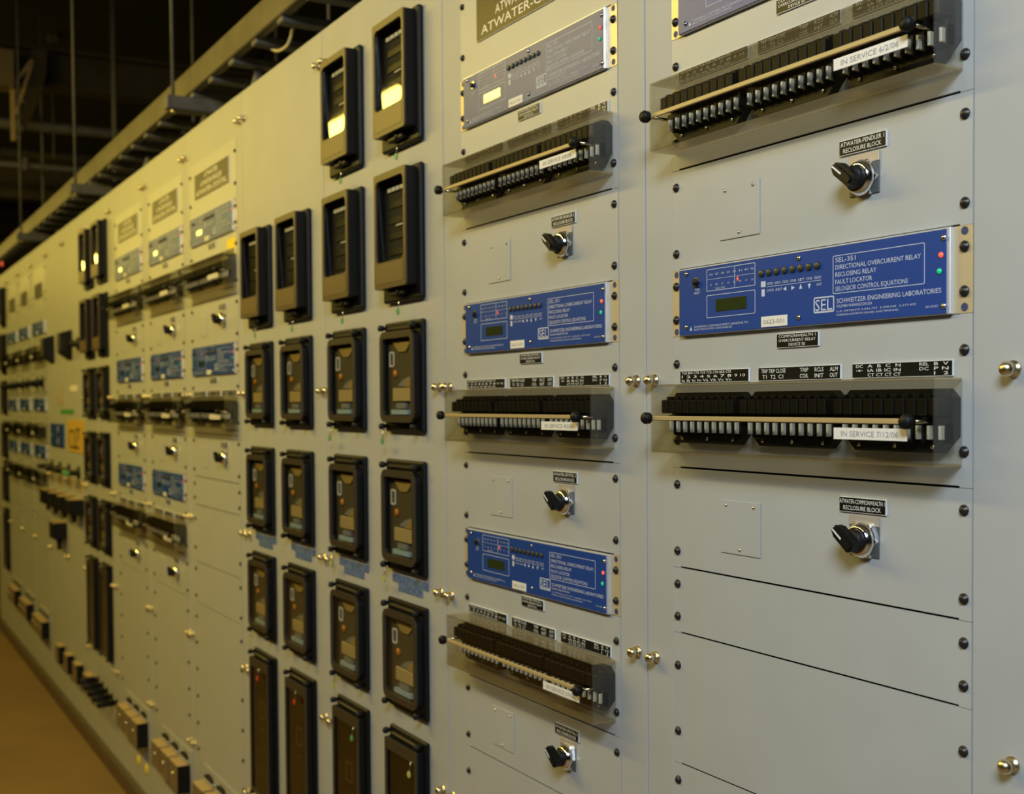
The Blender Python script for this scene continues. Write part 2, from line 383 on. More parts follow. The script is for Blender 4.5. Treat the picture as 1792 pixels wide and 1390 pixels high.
# ------------------------------------------------------------------ digital relay
def mk_relay(t):
    w, h = .2195, .0433
    for s in (-1, 1):
        e = MB().box(s*w, s*.2415, -.0002, -.0035, -h, h, .0003).build('mounting_ear', TAN, t)
        sl = MB()
        for z in (.038, -.037): sl.lathe((s*.2325, -.0036, z), [(0, .0042), (.0004, .0042)], n=12)
        sl.build('ear_slot', SLOT, e)
        for z in (.0225, -.0215): screw(t, s*.2325, z, -.0036)
    MB().box(-w, w, 0, -.0090, -h, h, .0007).build('chassis', SILVER, t)
    f = MB().box(-w+.0012, w-.0045, -.0088, -.0100, -h+.0010, h-.0018).build('faceplate', BLUE, t)
    y = -.0103
    tx = MB()
    def X(x): return x + 1.0555   # relay face coordinates are measured on the nearest rack
    def Z(z): return z - .1268
    def frame(x0, x1, z0, z1, r=.003, th=.0007):
        tx.ring(rrect(X(x0), X(x1), Z(z0), Z(z1), r), rrect(X(x0)+th, X(x1)-th, Z(z0)+th, Z(z1)-th, r-th*.6), y+.0002, y)
    def line(x0, x1, z, th=.0006): tx.box(X(x0), X(x1), y, y+.0002, Z(z), Z(z)+th)
    frame(-1.217, -1.125, .137, .1645, .0012); frame(-1.217, -1.125, .1035, .132, .0018)
    frame(-.996, -.867, .116, .158, .002)
    line(-1.217, -1.125, .1515, .0004); tx.box(X(-1.163), X(-1.1624), y, y+.0002, Z(.139), Z(.1645))
    for k in range(8):
        x = -1.211 + k*.0112
        tx.text(('EN', 'INST', 'COMM', 'SOTF', '50', '51', '81', 'FL')[k], X(x), Z(.1565), .0024, .006, y)
        tx.text(('A', 'B', 'C', 'G', 'N', 'RS', 'CY', 'LO')[k], X(x+.001), Z(.1435), .0024, .0035, y)
    tx.text('FAULT TYPE', X(-1.199), Z(.1385), .0022, .018, y)
    tx.text('TRIP', X(-1.241), Z(.1395), .0028, .010, y); tx.text('RESET', X(-1.242), Z(.1355), .0028, .0115, y)
    tx.text('WARNING: CONTAINS PARTS SENSITIVE TO', X(-1.243), Z(.0925), .0026, .105, y)
    tx.text('ELECTROSTATIC DISCHARGE', X(-1.243), Z(.0890), .0024, .075, y)
    tx.prism([(X(-1.252), Z(.0895)), (X(-1.247), Z(.0895)), (X(-1.2495), Z(.0945))], y+.0002, y)
    line(-1.104, -1.014, .1330, .0005)
    for k, a in enumerate(('METER', 'EVENTS', 'STATUS', 'OTHER', 'SET', 'CNTRL', 'GROUP')):
        tx.text(a, X(-1.104+k*.0132), Z(.1352), .0030, .0105, y)
    tx.box(X(-1.1145), X(-1.1065), y, y+.0002, Z(.1335), Z(.1405)); tx.box(X(-1.1135), X(-1.1080), y, y+.0002, Z(.1225), Z(.1310))
    tx.text('CANCEL', X(-1.104), Z(.1275), .0028, .0125, y); tx.text('SELECT', X(-1.089), Z(.1275), .0028, .011, y); tx.text('EXIT', X(-1.021), Z(.1275), .0028, .008, y)
    for cx, a in ((-1.073, 180), (-1.060, 0), (-1.047, 90), (-1.033, 270)):
        a = RAD(a); tx.prism([(X(cx)+.0034*cos(a+q), Z(.1285)+.0034*sin(a+q)) for q in (0, 2.3, -2.3)], y+.0002, y)
    for s_, x, z, hh, w_ in (('SEL-351', -.992, .1505, .0050, .030), ('DIRECTIONAL OVERCURRENT RELAY', -.992, .1425, .0050, .120), ('RECLOSING RELAY', -.992, .1345, .0050, .060),
                             ('FAULT LOCATOR', -.992, .1265, .0050, .054), ('SELOGIC\u00ae CONTROL EQUATIONS', -.992, .1188, .0050, .103),
                             ('SCHWEITZER ENGINEERING LABORATORIES', -.990, .1055, .0050, .144), ('PULLMAN WASHINGTON USA', -.990, .1005, .0032, .052),
                             ('U.S. PATENTS 5,041,737  5,208,545  5,317,472', -.990, .0955, .0020, .112), ('FOREIGN PATENTS ISSUED AND PENDING', -.990, .0915, .0020, .088),
                             ('351-0137', -.866, .0915, .0022, .016)):
        tx.text(s_, X(x), Z(z), hh, w_, y)
    tx.ring(rrect(X(-1.026), X(-.994), Z(.0965), Z(.1145), .0022), rrect(X(-1.0245), X(-.9955), Z(.0980), Z(.1130), .001), y+.0002, y)
    tx.text('SEL', X(-1.0235), Z(.0992), .0126, .0265, y)
    tx.box(X(-1.0238), X(-.9962), y, y+.0002, Z(.0983), Z(.0987))
    tx.build('lettering', WHITEP, t)
    MB().box(X(-1.199), X(-1.141), y+.0006, y-.0004, Z(.1105), Z(.1260), .0004).build('display_screen', LCD, t)
    for k in range(8):
        x = X(-1.113 + k*.01335)
        inst('rbtn', lambda n, p: MB().lathe((0, 0, 0), [(0, .0042), (.0018, .0040), (.0026, .0030), (.0026, .0001)], n=12).build(n, BUTTON, p), 'button', (x, y, Z(.1500)), t)
    for x, z in ((-1.2585, .163), (-1.2585, .0945), (-1.050, .1615), (-1.050, .094), (-.843, .160), (-.843, .092)):
        inst('rs', lambda n, p: MB().lathe((0, 0, 0), [(0, .0032), (.001, .0030), (.0018, .0001)], n=10).build(n, NICKEL, p), 'face_screw', (X(x), y, Z(z)), t)
    MB().lathe((X(-.846), y, Z(.143)), [(0, .0030), (.0012, .0027), (.0020, .0001)], n=12).build('red_indicator', LEDR, t)
    MB().lathe((X(-.848), y, Z(.127)), [(0, .0030), (.0012, .0027), (.0020, .0001)], n=12).build('green_indicator', LEDG, t)
    p = MB().lathe((X(-1.2365), y, Z(.1505)), [(0, .0070), (.0015, .0068), (.0016, .0050)], n=6, smooth=False).build('latch_knob_base', NICKEL, t)
    MB().lathe((X(-1.2365), y-.0016, Z(.1505)), [(0, .0045), (.003, .004), (.0032, .0001)], n=12).build('latch_knob', BLACK, p)
    lb = MB().box(X(-1.114), X(-1.069), y+.0002, y-.0003, Z(.086), Z(.0985)).build('asset_label', PAPER, t)
    MB().text('0623-001', X(-1.110), Z(.0895), .0050, .036, y-.0005).build('asset_number', INK, lb)
    # red flag lamp in the target row
    MB().box(X(-1.158), X(-1.1555), y, y-.0006, Z(.1455), Z(.1505)).build('target_lamp', LEDR, t)
def relay(i, row, desc, col='blue'):
    xc, hw, _ = RK[i]; z1, z0 = ZR[row]
    place('relay', mk_relay, 'protective_relay', (xc, PY, (z0+z1)/2), f'{desc} in {RACKN[i]}', 'relay', 'blue protective relays in the racks', sx=hw/HW)

# ------------------------------------------------------------------ nameplates
def nameplate(x, z, w, h, lines, label, s=1.0, group='small black engraved nameplates', edge=True, m=LAMI, th=.0026):
    t = thing('nameplate', (x, PF, z), label, 'nameplate', group, scale=(s, 1, 1))
    key = ('np', w, h, repr(lines))
    if key not in _protos:
        a = MB().box(-w/2, w/2, 0, -th+.0003, -h/2, h/2).build('backing', WHITE, t)
        b = MB().box(-w/2+.0002, w/2-.0002, -th+.0003, -th, -h/2+.0006, h/2-.0006).build('black_face', m, t)
        tm = MB()
        n = len(lines); lh = h/(n+.35)
        for k, (txt, fr) in enumerate(lines):
            if isinstance(txt, (list, tuple)):
                for xx, ww, q in txt: tm.text(q, xx, h/2-(k+1)*lh-lh*.0, lh*.68, ww, -th-.0002)
            else: tm.text(txt, 0, h/2-(k+1)*lh, lh*.68, w*fr, -th-.0002, 'C')
        c = tm.build('engraved_lettering', WHITE, t)
        _protos[key] = (a.data, b.data, c.data)
    else:
        for nm, d in zip(('backing', 'black_face', 'engraved_lettering'), _protos[key]):
            o = bpy.data.objects.new(nm, d); C.objects.link(o); o.parent = t
    return t

# ------------------------------------------------------------------ rotary switch
def mk_knob(t):
    MB().box(-.0215, .0215, 0, -.0016, -.018, .0155, .0003).build('switch_plate', PLATEG, t)
    MB().box(-.0215, .0215, 0, -.0022, .0157, .0265, .0004).build('legend_plate', LEGEND, t)
    MB().lathe((0, -.0016, 0), [(0, .0215), (.0045, .0215), (.005, .0200)], n=6, smooth=False).lathe((0, -.0050, 0), [(0, .0198), (.0035, .0194), (.0085, .0162), (.0095, .0150), (.0095, .0128)], n=24).build('chrome_bezel', CHROME, t)
    h = MB().lathe((0, -.0120, 0), [(0, .0130), (.006, .0127), (.009, .0112), (.009, .0001)], n=20)
    b = bmesh.new()
    for q in ((-.024, .0), (.012, .0)): pass
    b.free()
    a = RAD(-38)
    for (l0, l1, hw_, y0, y1) in ((-.0215, .0125, .0075, -.0205, -.0300), (-.0205, .0105, .0038, -.0300, -.0325)):
        pts = [(l0, -hw_*.6), (l0, hw_*.6), (l0+.006, hw_), (l1-.003, hw_), (l1, hw_*.5), (l1, -hw_*.5), (l1-.003, -hw_), (l0+.006, -hw_)]
        h.prism([(p[0]*cos(a)-p[1]*sin(a), p[0]*sin(a)+p[1]*cos(a)) for p in pts], y0, y1)
    k = h.build('handle', BLACK, t)
    MB().prism([(p[0]*cos(a)-p[1]*sin(a), p[0]*sin(a)+p[1]*cos(a)) for p in ((-.0200, -.0009), (-.0200, .0009), (-.004, .0009), (-.004, -.0009))], -.0325, -.0329).build('pointer_line', WHITE, k)
def knob(i, row, desc, plate, pd):
    xc, hw, _ = RK[i]; s = hw/HW; z = sum(ZR[row])/2
    place('knob', mk_knob, 'rotary_switch', (xc+.1005*s, PF, z+.002), f'{desc} in {RACKN[i]}', 'switch', 'rotary switches on the racks', sx=s)
    nameplate(xc+.0985*s, z+.0393, .067, .0165, plate, f'black engraved nameplate over {pd} of {RACKN[i]}', s)

# ------------------------------------------------------------------ test switches and clear covers
def mk_block(t):
    w, h, c = .0735, .0325, .017
    MB().prism([(-w, -h+c), (-w, h-c*.55), (-w+c*.55, h), (w-c*.55, h), (w, h-c*.55), (w, -h+c), (w-c, -h), (-w+c, -h)], 0, -.012).build('base', BLACKM, t)
    MB().box(-w+.002, w-.002, -.012, -.019, -.0035, .0035, .0004).build('hinge_bar', BLACK, t)
    for k in range(10):
        x = -w+.0045 + k*.01445
        key = 'kh'
        inst(key, lambda n, p: MB().box(0, .0125, -.012, -.033, .006, .0232, .0012).box(.002, .0105, -.012, -.026, .0232, .0275, .0008).build(n, HANDLE, p), 'knife_handle', (x, 0, 0), t)
        inst('cl', lambda n, p: MB().box(.0050, .0082, -.012, -.024, -.0185, -.0045, .0005).build(n, CLIP, p), 'contact_clip', (x, 0, 0), t)
        inst('bar', lambda n, p: MB().box(.0115, .0135, -.012, -.022, -.022, -.002, .0003).build(n, BLACK, p), 'barrier', (x, 0, 0), t)
    m = MB()
    for k in range(3): m.lathe((-.05+k*.05, -.012, -.026), [(0, .0028), (.002, .0025), (.0025, .0001)], n=8)
    m.build('terminal_screws', NICKEL, t)
def mk_cover(t):
    x0, x1, z0, z1, d, th = -.2345, .2305, -.0440, .0440, .040, .0022
    MB().box(x0+.0005, x1-.0005, -.0010, -d+.0002, z1-th, z1).build('top_wall', DUSTSHEEN, t)
    MB().box(x0+.0005, x1-.0005, -.0010, -d+.0002, z0, z0+th).build('bottom_wall', DUSTSHEEN, t)
    MB().box(x0, x0+th, -.0010, -d, z0+th, z1-th).box(x1-th, x1, -.0010, -d, z0+th, z1-th) \
        .box(x0, x1, -d, -d-th, z0, z1, .0005).build('acrylic_shell', ACRYL, t)
    
    for x, nm in ((x0+.002, 'left'), (x1-.026, 'right')):
        k = MB().lathe((x, -d-.0025, .0006), [(0, .0045), (.003, .0045), (.0035, .0075), (.010, .0078), (.013, .0060), (.0135, .0001)], n=14).build('thumb_knob', BLACK, t)
        MB().tube([(x, -.002, .0006), (x, -d+.001, .0006)], .0022).build('knob_stud', NICKEL, k)
def cover(i, row, date, desc, lx=.148, lw=.101, extra=None):
    xc, hw, _ = RK[i]; s = hw/HW; z = sum(ZR[row])/2-.0208; r = RACKN[i]
    t = place('cover', mk_cover, 'clear_switch_cover', (xc, PF, z), f'clear acrylic {desc} cover with white date strip on {r}', 'cover', 'clear acrylic covers over the test switches', sx=s)
    if i < 4: inst('strip', lambda n, p: MB().box(-.2305, .2005, -.0424, -.0458, -.0022, .0036, .0008).build(n, ROD, p), 'stiffener_strip', (0, 0, 0), t)
    k = ('dl', date)
    if k not in _protos:
        lb = MB().box(-lw/2, lw/2, -.0424, -.0432, -.0062, .0062, .0002).build('date_strip', PAPER, t)
        lt = MB().text(date, 0, -.0028, .0058, lw*.78, -.0435, 'C').build('date_lettering', INK, lb)
        _protos[k] = (lb.data, lt.data)
    else:
        d = _protos[k]; lb = bpy.data.objects.new('date_strip', d[0]); C.objects.link(lb); lb.parent = t
        lt = bpy.data.objects.new('date_lettering', d[1]); C.objects.link(lt); lt.parent = lb
    lb.location = (lx, 0, -.0130)
    for k, q in enumerate(('left', 'middle', 'right')):
        place('block', mk_block, 'test_switch', (xc+(-.1545+k*.1545)*s, PF, z+.0008), f'black test switch at {q} under {desc} clear cover of {r}', 'switch', 'black test switches under clear covers', sx=s)
STR = [
    [([(-.064, .1, 'TCR BKR CTR TCR TCR CTR BKR CTR')], 1), ([(-.064, .1, '1 2 3 4 5 6 7 8'), (.042, .020, '9 10')], 1), ([(-.064, .1, 'Ia Ib Ic In Va Vb Vc Vn')], 1)],
    [([(-.062, .042, 'TRIP TRIP CLOSE'), (.004, .014, 'TRIP'), (.028, .014, 'RCLS'), (.052, .012, 'ALM')], 1), ([(-.060, .036, 'T1  T2  C1'), (.004, .014, 'COIL'), (.028, .014, 'INIT'), (.052, .012, 'OUT')], 1)],
    [([(-.062, .010, 'DC'), (-.045, .046, 'A  B  C  N'), (.026, .012, 'REL'), (.045, .018, 'B  V')], 1), ([(-.062, .010, '+'), (-.045, .046, 'IA IB IC IN'), (.026, .012, 'DC'), (.045, .018, 'P N')], 1), ([(-.045, .046, 'CT CT CT CT'), (.045, .018, '1  2')], 1)]]
def strips(i, row, desc):
    xc, hw, _ = RK[i]; s = hw/HW; z = sum(ZR[row])/2
    for k, (x, q) in enumerate(((-.155, 'left'), (-.0015, 'middle'), (.152, 'right'))):
        nameplate(xc+x*s, z+.0331, .135, .0160, STR[k], f'black designation strip at {q} above {desc} clear cover of {RACKN[i]}', s, 'black designation strips')
def rack(i, rows, plates, dates, relay_texts=None):
    R = RACKN[i]
    for row in rows:
        z1, z0 = ZR[row]; n = row[-1]
        lev = {'1': 'upper', '2': 'middle', '3': 'lower'}.get(n, 'top')
        if row.startswith('relay'):
            relay(i, row, f'blue protective relay with white lettering, {lev} one' if lev != 'upper' else 'protective relay with glare on blue face, top one')
        elif row.startswith('block'):
            panel(i, z1, z0, f'grey panel behind {lev} clear cover', [z1-.036, z0+.036] if True else [], name='rack_panel')
            cover(i, row, dates[n], lev)
            strips(i, row, lev)
            xc, hw, _ = RK[i]; s = hw/HW
            nameplate(xc-.0025*s, z1-.0148, .068, .0165, [('ATWATER-CRYSTAL 1' if i else 'COMMONWEALTH 1', .9), ('OVERCURRENT RELAY', .9), ('DEVICE 50', .4)],
                      f'small black nameplate under {lev} relay of {R}', s)
        elif row.startswith('knob'):
            panel(i, z1, z0, f'grey panel with {lev} rotary switch', [z1-.022, z0+.022], cover=True)
            knob(i, row, f'{lev} rotary switch with chrome bezel', plates[n], f'{lev} rotary switch')
        elif row == 'top':
            t = panel(i, z1, z0, 'grey topmost panel with large nameplate', [.688, .600])
            xc, hw, _ = RK[i]; s = hw/HW
            nameplate(xc, .649, .352, .074, [('ATWATER', .40), ('ATWATER-PENDLER', .62), ('ATWATER-CRYSTAL', .90)],
                      f'large dark nameplate with three lettered lines at top of {R}', s, 'large lettered nameplates', m=BIGPL)
PL = {'1': [('ATWATER-PENDLER 1', .94), ('RECLOSURE BLOCK', .82)], '2': [('ATWATER-COMMONWEALTH 1', .98), ('RECLOSURE BLOCK', .82)], '3': [('ATWATER-CRYSTAL 3', .94), ('RECLOSURE BLOCK', .82)]}
PL2 = {'1': [('ATWATER-PENDLER 2', .94), ('RECLOSURE BLOCK', .82)], '2': [('ATWATER-CRYSTAL 2', .94), ('RECLOSURE BLOCK', .82)], '3': PL['3']}
DT = {'1': 'IN SERVICE 6/2/06', '2': 'IN SERVICE 7/12/06', '3': 'IN SERVICE 5/9/06'}
DT2 = {'1': 'IN SERVICE 4/8/06', '2': 'IN SERVICE 4/5/06', '3': 'IN SERVICE 5/9/06'}
seq = ['relay1', 'block1', 'knob1', 'relay2', 'block2', 'knob2']
rack(0, seq, PL, DT)
rack(1, ['top']+seq+['relay3', 'block3', 'knob3'], PL2, DT2)
rack(4, ['top']+seq, PL2, DT2)
for i in (5, 6): rack(i, ['top']+seq+['relay3', 'block3', 'knob3'], PL2, DT2)
panel(0, .725, .560, 'grey topmost blank panel', [.688, .600])
for i in (0, 4):
    panel(i, -.2215, -.3085, 'grey narrow blank panel under middle switch panel', [-.2435, -.2865])
    panel(i, -.3085, -.4835, 'grey wide blank panel under narrow blank panel', [-.352, -.440])
    panel(i, -.4835, -.6105, 'grey blank panel third below the middle switch', [-.506, -.589])
for i in (0, 1, 4, 5, 6):
    panel(i, -.6105, -1.095, 'grey tall bottom blank panel', [-.654, -.735, -.817, -.901, -.985, -1.066])

# yellow tag hanging on the cover of the third rack
MB().box(-.042, .042, -.001, -.0020, -.021, .024, .0004).box(-.036, .036, -.001, -.032, -.0222, -.0208).build('yellow_tag', YELLOW, label='bright yellow tag on the upper clear cover of the third rack', cat='tag').location = (-3.300, .0005, .433)

# ------------------------------------------------------------------ meters and electromechanical relays
def seal(t, x, y, z, m, nm='seal_tag'):
    s = MB().tube([(x, y, z), (x+.002, y-.004, z-.012), (x-.001, y-.004, z-.022)], .0008, 5)
    o = s.build('seal_wire', NICKEL, t)
    MB().lathe((x, y-.004, z-.026), [(0, .0065), (.0022, .0065)], n=10).build(nm, m, o)
def mk_meter(t):
    # origin at flange centre; flange 0.176 x 0.25
    w, h = .088, .125
    MB().box(-w, w, 0, -.012, -h, h, .005, 2).build('flange', BLACK, t)
    w2 = .0735; zt, zb = h-.006, -h+.025
    MB().ring(rrect(-w2, w2, zb, zt, .004), rrect(-w2+.004, w2-.004, zb+.004, zt-.004, .002), -.012, -.0325).build('case', BLACK, t)
    MB().box(-w2+.004, w2-.004, -.0121, -.014, zb+.004, zt-.004).build('dial_back', DARKIN, t)
    zi = zb+.050
    MB().ring(rrect(-w2, w2, zb, zt, .005), rrect(-w2+.0085, w2-.0085, zi, zt-.013, .012), -.0325, -.0360).build('front_rim', RIM, t)
    MB().rbox(-w2+.009, w2-.009, -.0285, -.0297, zi+.001, zt-.014, RAD(2.0), 'X').build('window', GLASS, t)
    MB().box(-w2+.009, w2-.009, -.0360, -.0366, zb+.009, zi-.003, .0003).build('lower_plate', BROWNP, t)
    m = MB()
    for k in range(4): m.box(-.044+k*.020, -.030+k*.020, -.0142, -.0190, zt-.034, zt-.027)
    m.build('maker_strip', PAPER, t)
    r = MB()
    for k in range(4): r.box(-.045, .045, -.0142, -.0165, zi+.014+k*.030, zi+.026+k*.030)
    r.build('register_drums', DRUM, t)
    MB().box(-.010, .020, -.0142, -.0170, zi+.068, zi+.071).build('pointer_bar', PAPER, t)
    MB().lathe((.012, -.020, zb-.001), [(0, .0), (-.001, .008), (-.012, .007), (-.014, .0001)], axis='Z', n=12).box(-.030, .035, -.012, -.024, zb-.013, zb-.001, .002).build('reset_latch', BLACKM, t)
def octo(w, zb, zt, c): return rrect(-w, w, zb, zt, c, 3)
def thumb(t, x, z, y):
    def mk(n, p):
        o = MB().lathe((0, 0, 0), [(0, .0040), (.008, .0040), (.009, .0062), (.017, .0064), (.019, .0040), (.019, .0001)], n=10).build(n, BLACKM, p); return o
    return inst('thumb', mk, 'thumb_nut', (x, y, z), t)
def mk_relayR(t):
    w, h = .088, .1085
    MB().box(-w, w, 0, -.010, -h, h, .004, 2).build('flange', BLACK, t)
    w2 = .0775; zt, zb = h-.020, -h+.020
    MB().ring(octo(w2, zb, zt, .018), octo(w2-.007, zb+.007, zt-.007, .013), -.010, -.022).build('case', BLACK, t)
    MB().ring(octo(w2+.0005, zb-.0005, zt+.0005, .018), octo(w2-.011, zb+.013, zt-.013, .008), -.022, -.0255).build('bezel', BROWN, t)
    MB().box(-w2+.010, w2-.010, -.0101, -.0112, zb+.010, zt-.010).build('interior_back', OLIVEI, t)
    MB().box(-w2+.010, w2-.010, -.0212, -.0218, zb+.010, zt-.012).build('window', GLASS, t)
    MB().prism([(-.040, zt-.020), (.045, zt-.020), (.030, zt-.033), (.020, zt-.040), (-.010, zt-.040), (-.022, zt-.033)], -.0112, -.014).build('top_bridge', GOLDI, t)
    MB().ring(rrect(-.058, -.036, .020, .050, .004), rrect(-.0548, -.0392, .0232, .0468, .003), -.0112, -.0130).build('target_window', PAPER, t)
    MB().lathe((-.030, -.0112, .006), [(0, .0075), (.003, .0075), (.004, .0001)], n=12).build('orange_disc', ORANGE, t)
    MB().prism([(-.014, -.018), (.010, -.006), (.040, .000), (.046, -.010), (.020, -.020)], -.0112, -.015).build('contact_arm', GREYI, t)
    MB().prism([(.020, -.020), (.048, -.020), (.048, -.002), (.030, -.006)], -.0150, -.017).build('contact_tip', GOLDI, t)
    MB().box(-.034, .050, -.0112, -.0170, -.048, -.022, .001).build('coil_block', TANB, t)
    MB().box(-.020, .022, -.0112, -.0160, -.062, -.051).build('tap_plate', GREYI, t)
    MB().box(-.040, .036, -.0112, -.0180, -.0735, -.0645).build('blue_label', LBLUE, t)
    for sx in (-1, 1):
        for sz in (-1, 1): thumb(t, sx*(w-.014), sz*(h-.011), -.010)
    MB().box(-w2+.004, w2-.004, -.010, -.0150, zt+.004, zt+.0095, .001).build('top_bar', BROWN, t)
def mk_relayT(t):
    w, h = .086, .195
    MB().box(-w, w, 0, -.009, -h, h, .003).build('flange', BLACK, t)
    w2 = .0745; zt, zb = h-.020, -h+.016
    MB().ring(rrect(-w2, w2, zb, zt, .003), rrect(-w2+.005, w2-.005, zb+.005, zt-.005, .002), -.009, -.022).build('case', BLACK, t)
    MB().ring(rrect(-w2, w2, zb, zt, .003), rrect(-w2+.009, w2-.009, zb+.010, zt-.022, .002), -.022, -.0250).build('bezel', BROWN, t)
    MB().box(-w2+.006, w2-.006, -.0091, -.0102, zb+.006, zt-.006).build('interior_back', OLIVEI, t)
    MB().box(-w2+.007, w2-.007, -.0205, -.0211, zb+.008, zt-.010).build('window', AMBER, t)
    MB().ring(rrect(-.030, .006, .018, .062, .002), rrect(-.0265, .0025, .0215, .0585, .001), -.0102, -.0122).build('target_window', PAPER, t)
    MB().box(-.020, .012, -.0102, -.014, -.008, -.004).build('lever', GOLDI, t)
    MB().box(-.045, .045, -.0102, -.014, -.150, -.110).build('lower_coil', OLIVEI, t)
    for sx in (-1, 1):
        for sz in (-1, 1): thumb(t, sx*(w-.013), sz*(h-.009), -.009)
    MB().box(-w2+.004, w2-.004, -.009, -.0155, zt+.004, zt+.0095, .001).build('top_bar', BROWN, t)
COLN = ['nearest meter column', 'second nearest meter column', 'third nearest meter column', 'fourth nearest meter column',
        'fifth meter column from the right', 'sixth meter column from the right', 'meter column at the left edge']
COLX = [-2.056, -2.345, -2.664, -2.948, -4.990, -5.272, -8.14]
for c, xr in enumerate(COLX):
    N = COLN[c]; s = 1.0 if c < 6 else .95
    xc = xr - .088*s
    rows = [('M', .740, .490, 'topmost'), ('M', .449, .195, 'second from top'), ('R', .157, -.058, 'third from top'),
            ('R', -.112, -.332, 'fourth from top'), ('R', -.388, -.605, 'fifth from top'), ('T', -.645, -1.035, 'bottom')]
    if c in (2, 3): rows = rows[1:]
    for k, (ty, z1, z0, d) in enumerate(rows):
        zc = (z1+z0)/2; hh = (z1-z0)/2
        if ty == 'M':
            t = place('meter', mk_meter, 'panel_meter', (xc, 0, zc), f'tall black glass-windowed panel meter, {d} in {N}', 'meter', 'tall black panel meters', sx=s, sz=hh/.125)
            if c < 4:
                seal(t, .012, -.020, -.120, GREENT)
        elif ty == 'R':
            t = place('relayR', mk_relayR, 'cased_relay', (xc, 0, zc), f'black glass-fronted relay, {d} in {N}', 'relay', 'black glass-fronted relays', sx=s, sz=hh/.1085)
            if (c, k) in ((0, 2), (1, 2), (1, 3), (0, 3), (1, 4), (3, 3)): seal(t, -.074, -.018, -.102, YGREEN if k > 2 else GREENT)
        else:
            t = place('relayT', mk_relayT, 'long_cased_relay', (xc, 0, zc), f'long black relay with brown window, at bottom of {N}', 'relay', 'long black relays', sx=s)
            m = {0: YGREEN, 1: GREENT, 2: REDT, 3: REDT}.get(c)
            if m is not None: seal(t, .055 if c < 2 else .012, -.026, .158, m, 'hanging_tag')
    if c < 4:
        n = MB().box(-.080, .086, 0, -.0012, .0, .016).box(-.052, .060, 0, -.0012, -.016, .0).build('label_tape', BLUET, label=f'blue label tape under fourth case of {N}', cat='label', group='blue label tapes')
        n.location = (xc, -.0002, -.357)

# ------------------------------------------------------------------ bottom terminal boxes of racks
def mk_term(t):
    MB().box(-.200, .200, 0, -.004, -.048, .090, .001).build('mounting_plate', PAINT, t)
    for k in range(3):
        x = -.130+k*.127
        b = MB().box(x-.056, x+.056, -.004, -.044, -.042, .042, .0015).build('box_cover', BOXF, t)
        MB().box(x-.055, x+.055, -.005, -.043, .0421, .0440, .0005).build('tan_lid', BOXT, b)
        MB().lathe((x, -.044, .008), [(0, .008), (.003, .007), (.007, .004), (.007, .0001)], n=10).build('cover_nut', NICKEL, b)
        if k == 2: MB().box(x+.0562, x+.0575, -.003, -.0445, -.044, .044).build('black_end_plate', BLACK, t)
        MB().prism([(x-.040, .056), (x+.040, .056), (x+.034, .066), (x+.015, .071), (x-.015, .071), (x-.034, .066)], -.004, -.012).build('finger_pull', BLACKM, t)
        MB().box(x-.048, x+.048, -.004, -.013, .048, .054, .001).build('ledge', PAINT, t)
for x, z, s, n in ((-4.02, -1.186, .98, 'fourth rack'), (-4.592, -1.184, .95, 'fifth rack'), (-3.481, -1.184, 1, 'third rack'),
                   (-6.80, -1.165, .92, 'sixth rack'), (-7.33, -1.15, .85, 'seventh rack'), (-7.83, -1.14, .85, 'eighth rack')):
    place('term', mk_term, 'terminal_box_strip', (x+.026, -.0, z), f'strip of three brown terminal boxes with black end near floor under {n}', 'terminal box', 'terminal box strips near the floor', sx=s)
for k in range(2):
    MB().lathe((0, 0, 0), [(0, .022), (.006, .022), (.010, .012), (.010, .0001)], n=14).build('yellow_button', YELLOW, label='round yellow plug below the terminal boxes of the fifth rack, ' + ('left one' if k == 0 else 'right one'), cat='plug', group='yellow plugs').location = (-4.58+k*.13, .006, -1.325)
# separate boxes on the switch cabinets
for k, (x, q) in enumerate(((-6.16, 'leftmost'), (-5.91, 'second from left'), (-5.67, 'third from left'), (-5.41, 'rightmost'))):
    t = thing('terminal_box', (x-.055, 0, -1.215), f'small tan terminal box with black end under the switch cabinets, {q}', 'terminal box', 'small terminal boxes')
    MB().box(-.055, .052, 0, -.032, -.042, .042, .0015).build('box_cover', BOXF, t)
    MB().box(-.053, .050, -.002, -.031, .0422, .0440).build('tan_lid', BOXT, t)
    MB().box(.0522, .0542, -.002, -.0325, -.043, .044).build('black_end_plate', BLACK, t)
# black push handles near floor
for k in range(5):
    t = thing('push_handle', (-5.33+k*.095, 0, -1.170-.004*k), f'short black handle sticking out near the floor, {("leftmost","second","third","fourth","rightmost")[k]} of its row under far meters', 'handle', 'black handles near the floor')
    MB().lathe((0, 0, 0), [(0, .016), (.004, .016), (.005, .010), (.012, .010)], n=12).build('collar', BLACKM, t)
    MB().lathe((0, -.012, 0), [(0, .013), (.060, .015), (.066, .010), (.066, .0001)], n=12).build('grip', BLACK, t)

# ------------------------------------------------------------------ switch cabinets (far left)
for k, (x, q) in enumerate(((-6.375, 'left'), (-5.875, 'right'))):
    t = thing('wedge_meter', (x, 0, .275), f'black wedge-shaped projecting meter, {q} of two on the far switch cabinets', 'meter', 'wedge-shaped meters')
    b = bmesh.new()
    P = [(-.05, 0, .07), (.05, 0, .07), (.05, 0, -.07), (-.05, 0, -.07), (-.05, -.05, .055), (.05, -.05, .055), (.05, -.05, -.035), (-.05, -.05, -.035)]
    vs = [b.verts.new(p) for p in P]
    for f in ((0, 1, 2, 3), (4, 7, 6, 5), (0, 4, 5, 1), (3, 2, 6, 7), (1, 5, 6, 2), (0, 3, 7, 4)): b.faces.new([vs[i] for i in f])
    m = MB(); m.merge(b); m.build('housing', BLACK, t)
    MB().box(-.042, .042, -.0502, -.0515, -.028, .048).build('scale_window', BROWN, t)
